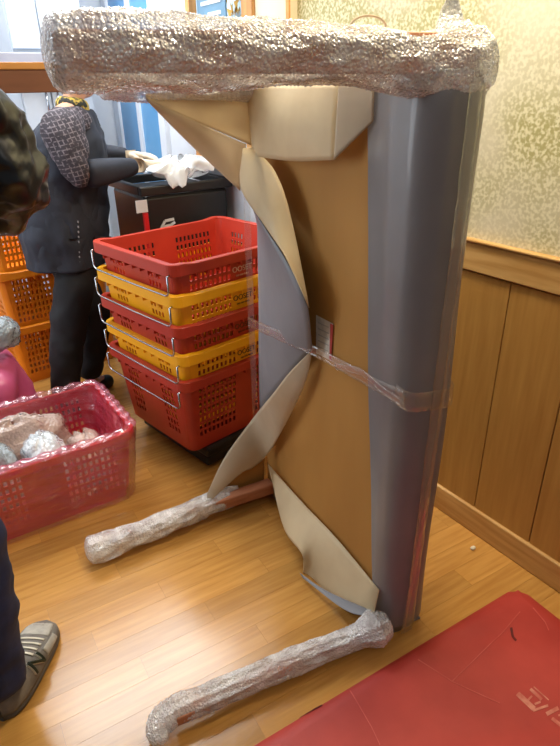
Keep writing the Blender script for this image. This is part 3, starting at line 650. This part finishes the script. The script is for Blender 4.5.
for a, b, w_ in (((165, 305), (320, 450), 5), ((310, 465), (450, 420), 2.6), ((245, 385), (300, 330), 2), ((285, 265), (390, 365), 3), ((315, 245), (455, 370), 1.2), ((325, 405), (380, 385), 2.2),
                 ((435, 500), (545, 445), 4.2), ((485, 540), (575, 610), 3.4), ((545, 515), (600, 500), 2), ((620, 560), (700, 640), 4)): stroke(zz(*a), zz(*b), w_, faded_m)
for a, b, w_ in (((511, 628), (513, 637), 2.5), ((513, 637), (516, 641), 2.2)): stroke(a, b, w_, scuff_m, 'scuff')
crease_m = mat('crease', srgb(204, 96, 84), 0.6, srgb(192, 76, 66), 30)
for pl in (((418, 660), (452, 681), (500, 702)), ((452, 681), (470, 664), (505, 630), (520, 612)), ((533, 608), (545, 622), (549, 630)), ((350, 690), (372, 728), (380, 745))):
    for a, b in zip(pl[:-1], pl[1:]): stroke(a, b, .9, crease_m, 'crease')
stroke((299, 714), (322, 703), 2.2, scuff_m, 'scuff')

# ================================================================== PEBBLE
pb = lump('pebble', tuple(on_floor(473, 548, .005)), (.010, .007, .005), 'tiny white pebble on the wooden floor near the baseboard', 'pebble', 21, pebble_m, None, 16)
# ================================================================== SHELF, CABINETS, BLACK BIN
cb = thing('white_cabinet', (0.55, 3.85, 0), 'tall white double door cabinet against the back wall', 'cabinet')
YC = 3.62
x0 = on_y(9, 30, YC)[0]; xm = on_y(40, 30, YC)[0]; x1 = on_y(84, 30, YC)[0]; zb = on_y(40, 49, YC)[2]
boxo('body', (x0, YC+.02, 0), (x1, YB-.002, 2.45), cabinet_m, cb)
for a, b in ((x0, xm), (xm, x1)):
    d = boxo('door', (a+.004, YC, zb), (b-.004, YC+.0195, 2.44), cabinet_m, cb, .004)
    d = boxo('door', (a+.004, YC, .05), (b-.004, YC+.0195, zb-.02), cabinet_m, cb, .004)
    MB().tube([(b-.03 if a == x0 else a+.03, YC-.018, 1.3), (b-.03 if a == x0 else a+.03, YC-.018, 1.42)], .006, 8).obj('handle', steel_m, d, True)
boxo('grey_ledge', (x0-.5, YC-.10, zb-.10), (x1+.02, YC-.0005, zb-.022), laminate_m, cb, .004)
bx = thing('black_bin', (1.19, 2.8, 0), 'tall black plastic bin with a white emblem behind the nested crates', 'bin')
QX0, QX1, QY0, QY1, QH = 0.955, 1.42, 2.51, 2.96, 1.04
boxo('body', (QX0+.02, QY0+.02, .02), (QX1-.02, QY1-.02, QH-.04), black_m, bx, .02)
for a, b in (((QX0, QY0, QH-.04), (QX1, QY0+.03, QH)), ((QX0, QY1-.03, QH-.04), (QX1, QY1, QH)), ((QX0, QY0+.0302, QH-.04), (QX0+.03, QY1-.0302, QH)), ((QX1-.03, QY0+.0302, QH-.04), (QX1, QY1-.0302, QH))): boxo('rim', a, b, black_m, bx, .006)
boxo('base', (QX0+.01, QY0+.01, 0.0), (QX1-.01, QY1-.01, .0198), black_m, bx)
em = on_y(168, 225, QY0+.018)
for a, b in (((-8, 6), (-3, -4)), ((-3, -4), (6, -6)), ((-5, 2), (3, 0)), ((3, 0), (7, -3))):
    A_, B_ = on_y(168+a[0], 225+a[1], QY0+.0185), on_y(168+b[0], 225+b[1], QY0+.0185); d = (B_-A_)/np.linalg.norm(B_-A_); n = np.array([-d[2], 0, d[0]])*.006
    q = [A_+n, B_+n, B_-n, A_-n]; MB().hexa([p + [0, -.0015, 0] for p in q] + [p + [0, .002, 0] for p in q]).obj('emblem_stroke', white_m, bx)
# red strip and white tag on the bin's side by the worker
boxo('red_strip', (QX0+.004, QY0-.004, .30), (QX0+.022, QY0+.019, .93), binred_m, bx); boxo('white_tag', (QX0-.03, QY0-.006, .935), (QX0+.022, QY0-.0002, .988), white_m, bx)
# plastic bag on the bin
def bag():
    rg = np.random.default_rng(33); n, k = 60, 40; th = np.linspace(0, 2*math.pi, n, endpoint=False); P = np.zeros((k, n, 3)); c0 = np.array([1.20, 2.60, 1.052])
    for i, t in enumerate(np.linspace(0, 1, k)):
        rr = .20*math.sin(math.pi*min(t*.9+.05, 1))**.7
        for j, a in enumerate(th):
            w_ = 1 + .16*math.sin(3*a+5*t) + .1*math.sin(7*a-9*t) + .07*math.sin(13*a+14*t)
            P[i, j] = c0 + np.array([rr*w_*math.cos(a)*.85, rr*w_*math.sin(a)*.55, .005+.085*t + .012*math.sin(5*a+8*t)])
            if P[i, j, 1] < QY0-.004: P[i, j, 2] -= min(.17, (QY0-.004-P[i, j, 1])*2.6)
    o = MB().grid(P, True).obj('plastic_bag', bag_m, None, True); tag(o, 'crumpled white plastic bag lying on top of the black bin', 'plastic bag')
bag()

# ================================================================== PEOPLE
def skin(name, J, E, root, m, parent, sub=2):
    names = list(J); idx = {n: i for i, n in enumerate(names)}; org = ORG.get(parent, np.zeros(3))
    me = bpy.data.meshes.new(name); me.from_pydata([tuple(np.array(J[n][0], float)-org) for n in names], [(idx[a], idx[b]) for a, b in E], []); me.materials.append(m)
    o = bpy.data.objects.new(name, me); C.objects.link(o); o.parent = parent; ORG[o] = org
    sk = o.modifiers.new('skin', 'SKIN'); sk.use_smooth_shade = True; sk.branch_smoothing = 0.4
    if not me.skin_vertices: 
        bpy.context.view_layer.objects.active = o
    for n, i in idx.items():
        r = J[n][1]; sv = me.skin_vertices[0].data[i]; sv.radius = (r, r) if not isinstance(r, tuple) else r; sv.use_root = (n == root)
    s = o.modifiers.new('sub', 'SUBSURF'); s.levels = sub; s.render_levels = sub
    return o
def folds(o, strength, size):
    tx = bpy.data.textures.new('folds', 'CLOUDS'); tx.noise_scale = size; tx.noise_depth = 2
    d = o.modifiers.new('folds', 'DISPLACE'); d.texture = tx; d.strength = strength; d.mid_level = 0.5; d.texture_coords = 'LOCAL'; return o
def chain(*n): return list(zip(n[:-1], n[1:]))
def basis(f, up):
    f = np.array(f, float); f /= np.linalg.norm(f); s = np.cross(f, up); s /= np.linalg.norm(s); u = np.cross(s, f); return f, s, u
def hand(name, wrist, fwd, up, side, m, parent, curl=0.5, scale=1.0):
    """palm and five separate fingers; `up` is the back of the hand, side +1 puts the thumb on the +s side"""
    f, s, u = basis(fwd, up); W_ = np.array(wrist, float); k = scale
    J = {'w': (W_, .024*k), 'p': (W_+f*.045*k, (.030*k, .018*k))}; E = [('w', 'p')]
    for i, (off, ln) in enumerate(((.026, .072), (.009, .080), (-.009, .074), (-.025, .058))):
        b = W_ + f*.085*k + s*side*off*k; d = f*math.cos(curl*.6) - u*math.sin(curl*.6); d2 = f*math.cos(curl*1.6) - u*math.sin(curl*1.6)
        J[f'k{i}'] = (b, .0105*k); J[f'm{i}'] = (b + d*ln*.52*k, .009*k); J[f't{i}'] = (b + d*ln*.52*k + d2*ln*.48*k, .0075*k); E += [('p', f'k{i}'), (f'k{i}', f'm{i}'), (f'm{i}', f't{i}')]
    b = W_ + f*.032*k + s*side*.032*k; d = f*.75 + s*side*.6 - u*.25; d /= np.linalg.norm(d); d2 = f*.92 + s*side*.1 - u*.35; d2 /= np.linalg.norm(d2)
    J['h0'] = (b, .013*k); J['h1'] = (b + d*.032*k, .0105*k); J['h2'] = (b + d*.032*k + d2*.028*k, .0085*k); E += [('w', 'h0'), ('h0', 'h1'), ('h1', 'h2')]
    return skin(name, J, E, 'w', m, parent, 2)
def head(parent, c, fwd, up, hairm, bun=False):
    f, s, u = basis(fwd, up); c = np.array(c, float); n, k = 48, 36
    th = np.linspace(0, 2*math.pi, n, endpoint=False); ph = np.linspace(.01, math.pi-.01, k); PH, TH2 = np.meshgrid(ph, th, indexing='ij')
    x = np.sin(PH)*np.cos(TH2); yf = np.sin(PH)*np.sin(TH2); z = np.cos(PH)
    g = lambda a, a0, w_: np.exp(-((a-a0)/w_)**2)
    jaw = 1 - .30*np.clip(-z-.15, 0, 1); X = .074*x*jaw; Yv = .095*yf*(1-.10*np.clip(-z, 0, 1)) ; Z = .115*z
    front = np.clip(yf, 0, 1)
    Yv = Yv + front*(.022*g(X, 0, .013)*g(Z, -.018, .022) + .010*g(X, 0, .025)*g(Z, -.055, .012) + .010*g(X, 0, .03)*g(Z, -.09, .016) - .010*(g(X, .03, .016)+g(X, -.03, .016))*g(Z, .008, .014))
    P = c + X[..., None]*s + Yv[..., None]*f + Z[..., None]*u
    hd_ = MB().grid(P, True).obj('head', skin_m, parent, True)
    hm = (PH < 1.9) & ~((yf > .35) & (z < .52)); hx = MB(); Q = c + (X*1.10)[..., None]*s + ((.095*yf)*1.12 - .004)[..., None]*f + (Z*1.09+.004)[..., None]*u
    hx.v = [tuple(p) for p in Q.reshape(-1, 3)]
    hx.f = [(i*n+j, i*n+(j+1) % n, (i+1)*n+(j+1) % n, (i+1)*n+j) for i in range(k-1) for j in range(n) if hm[i, j] and hm[i+1, j] and hm[i, (j+1) % n]]
    solid(hx.obj('hair', hairm, parent, True), .012)
    for sg in (-1, 1):
        for nm, ctr, rad, mm in (('eye', (.030*sg, .080, .006), (.011, .006, .006), eye_m), ('ear', (.074*sg, -.005, -.005), (.008, .018, .030), skin_m), ('eyebrow', (.030*sg, .085, .027), (.016, .005, .004), hairm)):
            lump(nm, c + s*ctr[0] + f*ctr[1] + u*ctr[2], rad, '', '', 5, mm, None, 14, parent)
    lump('mouth', c + f*.090 - u*.056, (.018, .010, .005), '', '', 5, lip_m, None, 14, parent)
    return hd_

def worker():
    Yp = 2.72
    t = thing('person', (0.60, Yp, 0), 'standing person in dark apron and checked sleeves reaching over the black bin', 'person')
    f = np.array([.93, .36, 0.]); f /= np.linalg.norm(f); s = np.array([f[1], -f[0], 0])          # facing, own right (towards the camera)
    pel = np.array([.675, 2.76, .86]); ch = np.array([.745, 2.77, 1.17]); nk = np.array([.80, 2.79, 1.385]); hdc = np.array([.865, 2.81, 1.505])
    rs = on_y(60, 128, 2.63); re = on_y(80, 176, 2.53); rw = on_y(136, 166, 2.60); rh = rw - re; rh /= np.linalg.norm(rh)
    lsd = nk - s*.15 + f*.06 - [0, 0, .07]; le = lsd + f*.08 - s*.02 - [0, 0, .17]; lw = np.array([1.05, 2.86, 1.14])
    hipr = pel + s*.085 - [0, 0, .04]; hipl = pel - s*.085 - [0, 0, .04]; kr = on_y(68, 330, 2.66); fr = on_y(62, 392, 2.62); fr[2] = .075; kl = kr + [.17, .13, 0]; fl = fr + np.array([.17, .14, 0])
    # the body: one continuous surface under the clothes
    J = {'pel': (pel, (.105, .12)), 'ch': (ch, (.105, .125)), 'nk0': (nk - [0, 0, .06], .07), 'nk': (nk, .048), 'hd': (hdc - [0, 0, .04], .05),
         'rs': (rs, .05), 're': (re, .038), 'rw': (rw, .026), 'ls': (lsd, .05), 'le': (le, .038), 'lw': (lw, .026),
         'hr': (hipr, .08), 'kr': (kr, .052), 'fr': (fr, .036), 'hl': (hipl, .08), 'kl': (kl, .052), 'fl': (fl, .036),
         'tr': (fr + f*.12 - [0, 0, .04], .03), 'tl': (fl + f*.12 - [0, 0, .04], .03)}
    E = chain('pel', 'ch', 'nk0', 'nk', 'hd') + chain('nk0', 'rs', 're', 'rw') + chain('nk0', 'ls', 'le', 'lw') + chain('pel', 'hr', 'kr', 'fr', 'tr') + chain('pel', 'hl', 'kl', 'fl', 'tl')
    skin('body', J, E, 'pel', skin_m, t)
    head(t, hdc, f*.9 + s*.0 - np.array([0, 0, .25]), (0, 0, 1), hair_m)
    # clothes
    mid = (pel+ch)/2
    J = {'a': (pel + [0, 0, .12], .10), 'm': (mid + [0, 0, .04], .11), 'c': (ch, .135), 'd': (nk - [0, 0, .085], .085), 'n': (nk - [0, 0, .02], .062),
         'rs': (rs, .098), 'rm': ((rs+re)/2, .088), 're': (re, .070), 'rz': (re + rh*.03, .060), 'ls': (lsd, .07), 'lm': ((lsd+le)/2, .062), 'le': (le, .055)}
    folds(skin('checked_shirt', J, chain('a', 'm', 'c', 'd', 'n') + chain('d', 'rs', 'rm', 're', 'rz') + chain('d', 'ls', 'lm', 'le'), 'a', tweed_m, t, 3), .02, .06)
    for nm, e_, w_ in (('oversleeve', re, rw), ('oversleeve', le, lw)):
        d = (w_-e_)/np.linalg.norm(w_-e_); skin(nm, {'a': (e_ + d*.015, .066), 'b': ((e_+w_)/2, .058), 'c': (w_ - d*.02, .040), 'd': (w_, .034)}, chain('a', 'b', 'c', 'd'), 'a', navy_m, t)
    # apron: bib on the chest, body wrap and a skirt to the knee
    ap = []
    for z, c_, ra, rb in ((.70, (.66, 2.755), .185, .175), (.78, (.665, 2.76), .19, .18), (.86, (.67, 2.76), .195, .18), (.94, (.685, 2.765), .195, .175), (1.02, (.70, 2.77), .195, .170), (1.10, (.72, 2.77), .19, .165), (1.18, (.74, 2.775), .18, .155), (1.24, (.755, 2.78), .165, .14), (1.30, (.775, 2.785), .135, .105), (1.35, (.795, 2.79), .085, .075)):
        row = []
        for a in np.linspace(0, 2*math.pi, 40, endpoint=False):
            wv = 1 + (.03*math.sin(6*a+z*4) if z < .9 else 0); row.append(np.array([c_[0], c_[1], z]) + f*ra*math.cos(a)*wv + s*rb*math.sin(a)*wv)
        ap.append(row)
    o = MB().grid(np.array(ap), True).obj('apron', navy_m, t, True); solid(o, .004); sb_ = o.modifiers.new('sub', 'SUBSURF'); sb_.levels = 2; sb_.render_levels = 2; folds(o, .03, .09)
    # pocket stitching down the apron side
    for i in range(9): lump('button' if i == 0 else 'stitch', on_y(78+i*.2, 222+i*5, 2.575), (.004, .003, .006), '', '', 4, laminate_m, None, 8, t)
    folds(skin('trousers', {'p': (pel - [0, 0, .02], (.10, .10)), 'hr': (hipr - [0, 0, .03], .105), 'kr': (kr, .088), 'fr': (fr + [0, 0, .01], .066), 'hl': (hipl - [0, 0, .03], .105), 'kl': (kl, .088), 'fl': (fl + [0, 0, .01], .066)},
         chain('p', 'hr', 'kr', 'fr') + chain('p', 'hl', 'kl', 'fl'), 'p', blackcloth_m, t, 3), .025, .07)
    for p_ in (fr, fl):
        b0 = np.array([p_[0], p_[1], .042]); o = skin('shoe', {'a': (b0 - f*.06, .042), 'b': (b0 + f*.04, .045), 'c': (b0 + f*.14 - [0, 0, .008], .036)}, chain('a', 'b', 'c'), 'a', black_m, t)
    o = skin('scarf', {'a': (nk + f*.05 + s*.02 - [0, 0, .035], .04), 'b': (nk + s*.055 - [0, 0, .02], .034), 'c': (nk - f*.055 - [0, 0, .01], .034), 'd': (nk - s*.055 - [0, 0, .02], .034), 'e': (nk + f*.055 - s*.02 - [0, 0, .03], .04), 'g': (nk + f*.085 - [0, 0, .10], .03)},
             chain('a', 'b', 'c', 'd', 'e', 'g'), 'a', scarf_m, t)
    hand('gloved_hand', rw + rh*.0, rh*.9 + np.array([.2, .15, -.05]), (0, 0, 1), -1, glove_m, t, .6, 1.35)
    d = lw - le; hand('gloved_hand', lw, d/np.linalg.norm(d) + np.array([.1, -.15, 0]), (0, 0, 1), 1, glove_m, t, .6, 1.1)
worker()

def bystander():
    t = thing('person', (-0.10, 1.18, 0), 'person in black leather jacket, dark jeans and grey sneakers by the red tub', 'person')
    f = np.array([.60, .80, 0]); s = np.array([f[1], -f[0], 0])       # facing, own right
    shc = np.array([0.01, 1.30, 0.0]) ; toe = np.array([.085, 1.392]); heel = np.array([-.085, 1.165])
    ank = np.array([-.060, 1.200, .075]); knr = np.array([-.035, 1.215, .50]); hipr = np.array([-.055, 1.165, .88]); pel = np.array([-.135, 1.19, .93])
    lank = ank - s*.20 + f*.02; knl = knr - s*.20; hipl = pel - s*.09 - [0, 0, .05]; ch = np.array([-.15, 1.17, 1.25]); nk = np.array([-.14, 1.19, 1.47]); hdc = nk + f*.03 + [0, 0, .13]
    rs = on_y(-42, 92, 1.12); re = on_y(21, 188, 1.16); rw = np.array([.02, 1.34, 1.19])
    ls = ch - s*.20 + [0, 0, .16]; le = ls - s*.06 + f*.04 - [0, 0, .28]; lw = le + f*.20 + s*.10 + [0, 0, .04]
    J = {'p': (pel, .105), 'c': (ch, .12), 'd': (nk - [0, 0, .06], .07), 'n': (nk, .055), 'h': (hdc - [0, 0, .04], .055), 'rs': (rs, .05), 're': (re, .04), 'rw': (rw, .028), 'ls': (ls, .05), 'le': (le, .04), 'lw': (lw, .028),
         'hr': (hipr, .085), 'kr': (knr, .052), 'ar': (ank, .036), 'hl': (hipl, .085), 'kl': (knl, .052), 'al': (lank, .036), 'tr': (ank + f*.12 - [0, 0, .042], .018), 'tl': (lank + f*.12 - [0, 0, .042], .018)}
    skin('body', J, chain('p', 'c', 'd', 'n', 'h') + chain('d', 'rs', 're', 'rw') + chain('d', 'ls', 'le', 'lw') + chain('p', 'hr', 'kr', 'ar', 'tr') + chain('p', 'hl', 'kl', 'al', 'tl'), 'p', skin_m, t)
    head(t, hdc, f, (0, 0, 1), hair_m)
    folds(skin('leather_jacket', {'p': (pel - [0, 0, .05], .165), 'q': (pel*.55 + ch*.45, .165), 'c': (ch, (.15, .175)), 'd': (nk - [0, 0, .07], (.10, .10)), 'n': (nk - [0, 0, .02], .075), 'rs': (rs, .082), 'rm': ((rs+re)/2, .074), 're': (re, .078), 'rf': ((re+rw)/2, .060), 'rw': (rw, .046),
         'ls': (ls, .08), 'lm': ((ls+le)/2, .07), 'le': (le, .064), 'lf': ((le+lw)/2, .056), 'lw': (lw, .046)}, chain('p', 'q', 'c', 'd', 'n') + chain('d', 'rs', 'rm', 're', 'rf', 'rw') + chain('d', 'ls', 'lm', 'le', 'lf', 'lw'), 'p', leather_m, t, 4), .05, .055)
    folds(skin('jeans', {'p0': (pel + [0, 0, .06], .135), 'p': (pel, .14), 'hr': (hipr - [0, 0, .03], .105), 'kr': (knr, .082), 'br': (np.array([-.06, 1.20, .16]), .072), 'ar': (np.array([-.065, 1.195, .06]), .070), 'hl': (hipl - [0, 0, .03], .105), 'kl': (knl, .082), 'al': (lank - [0, 0, .02], .065)},
         chain('p0', 'p', 'hr', 'kr', 'br', 'ar') + chain('p', 'hl', 'kl', 'al'), 'p', jean_m, t, 3), .025, .06)
    d = rw - re; hand('hand', rw, d, (0, 0, 1), 1, skin_m, t, .8); d = lw - le; hand('hand', lw, d, (0, 0, 1), -1, skin_m, t, .8)
    for hl_, to_, side in ((heel, toe, 1), (heel - s[:2]*.20 + f[:2]*.02, toe - s[:2]*.20 + f[:2]*.02, -1)):
        d = (to_-hl_); L0 = np.linalg.norm(d); d /= L0; n = np.array([d[1], -d[0]]); rows = {'sole': [], 'upper': []}
        xs = np.linspace(0, 1, 26)
        wd = lambda q: .047*np.sqrt(np.clip(1-abs(2*q-1)**4.5, 0.0, 1))*(1+.12*math.sin((q-.35)*3.1)) + .004
        ht = lambda q: np.interp(q, [0, .1, .35, .5, .7, .88, 1], [.07, .085, .088, .078, .062, .05, .03])
        so, up_ = [], []
        for q in xs:
            c_ = hl_ + d*q*L0; w0 = wd(q); h_ = ht(q); r1 = []; r2 = []
            for a in np.linspace(0, 2*math.pi, 16, endpoint=False): r1.append((*(c_ + n*w0*1.06*math.copysign(abs(math.cos(a))**.5, math.cos(a))), .014+.013*math.copysign(abs(math.sin(a))**.5, math.sin(a))))
            for a in np.linspace(-.1, math.pi+.1, 18): r2.append((*(c_ + n*w0*math.copysign(abs(math.cos(a))**.75, math.cos(a))), .022+(h_-.022)*max(0, math.sin(a))**.75))
            so.append(r1); up_.append(r2)
        S_ = MB().grid(np.array(so), True); S_.f += [tuple(range(16)), tuple(25*16+i for i in range(16))[::-1]]
        S_.obj('sole', sole_m, t, True); sh_ = solid(MB().grid(np.array(up_)).obj('shoe', shoe_m, t, True), .003)
        pt = lambda q, a, k_=1.03: np.array([*(hl_ + d*q*L0 + n*wd(q)*k_*math.copysign(abs(math.cos(a))**.75, math.cos(a))), .022+(ht(q)-.022)*k_*max(0, math.sin(a))**.75])
        # lighter toe and vamp panels, laces, side letter
        def patch(name, q0, q1, a0, a1, m, k_=1.04): return solid(MB().grid(np.array([[pt(q, a, k_) for a in np.linspace(a0, a1, 12)] for q in np.linspace(q0, q1, 10)])).obj(name, m, sh_, True), .0015)
        patch('toe_panel', .74, .93, .9, 2.3, shoelt_m); patch('side_panel', .58, .80, .2, .75, shoelt_m)
        for q in (.46, .53, .60, .67): patch('lace', q, q+.022, 1.0, 2.1, logo_w, 1.08)
        if side == 1:
            def nb(k_, grow, m, nm):
                for (qa, aa, qb, ab) in ((.36, .28, .36, .95), (.36, .95, .50, .28), (.50, .28, .50, .95)):
                    A_, B_ = pt(qa, aa, k_), pt(qb, ab, k_); pts = [pt(qa+(qb-qa)*u, aa+(ab-aa)*u, k_) for u in np.linspace(0, 1, 6)]; MB().tube(pts, grow, 6).obj(nm, m, sh_)
            nb(1.05, .0058, logo_w, 'letter_edge'); nb(1.11, .0046, logo_g, 'letter')
bystander()
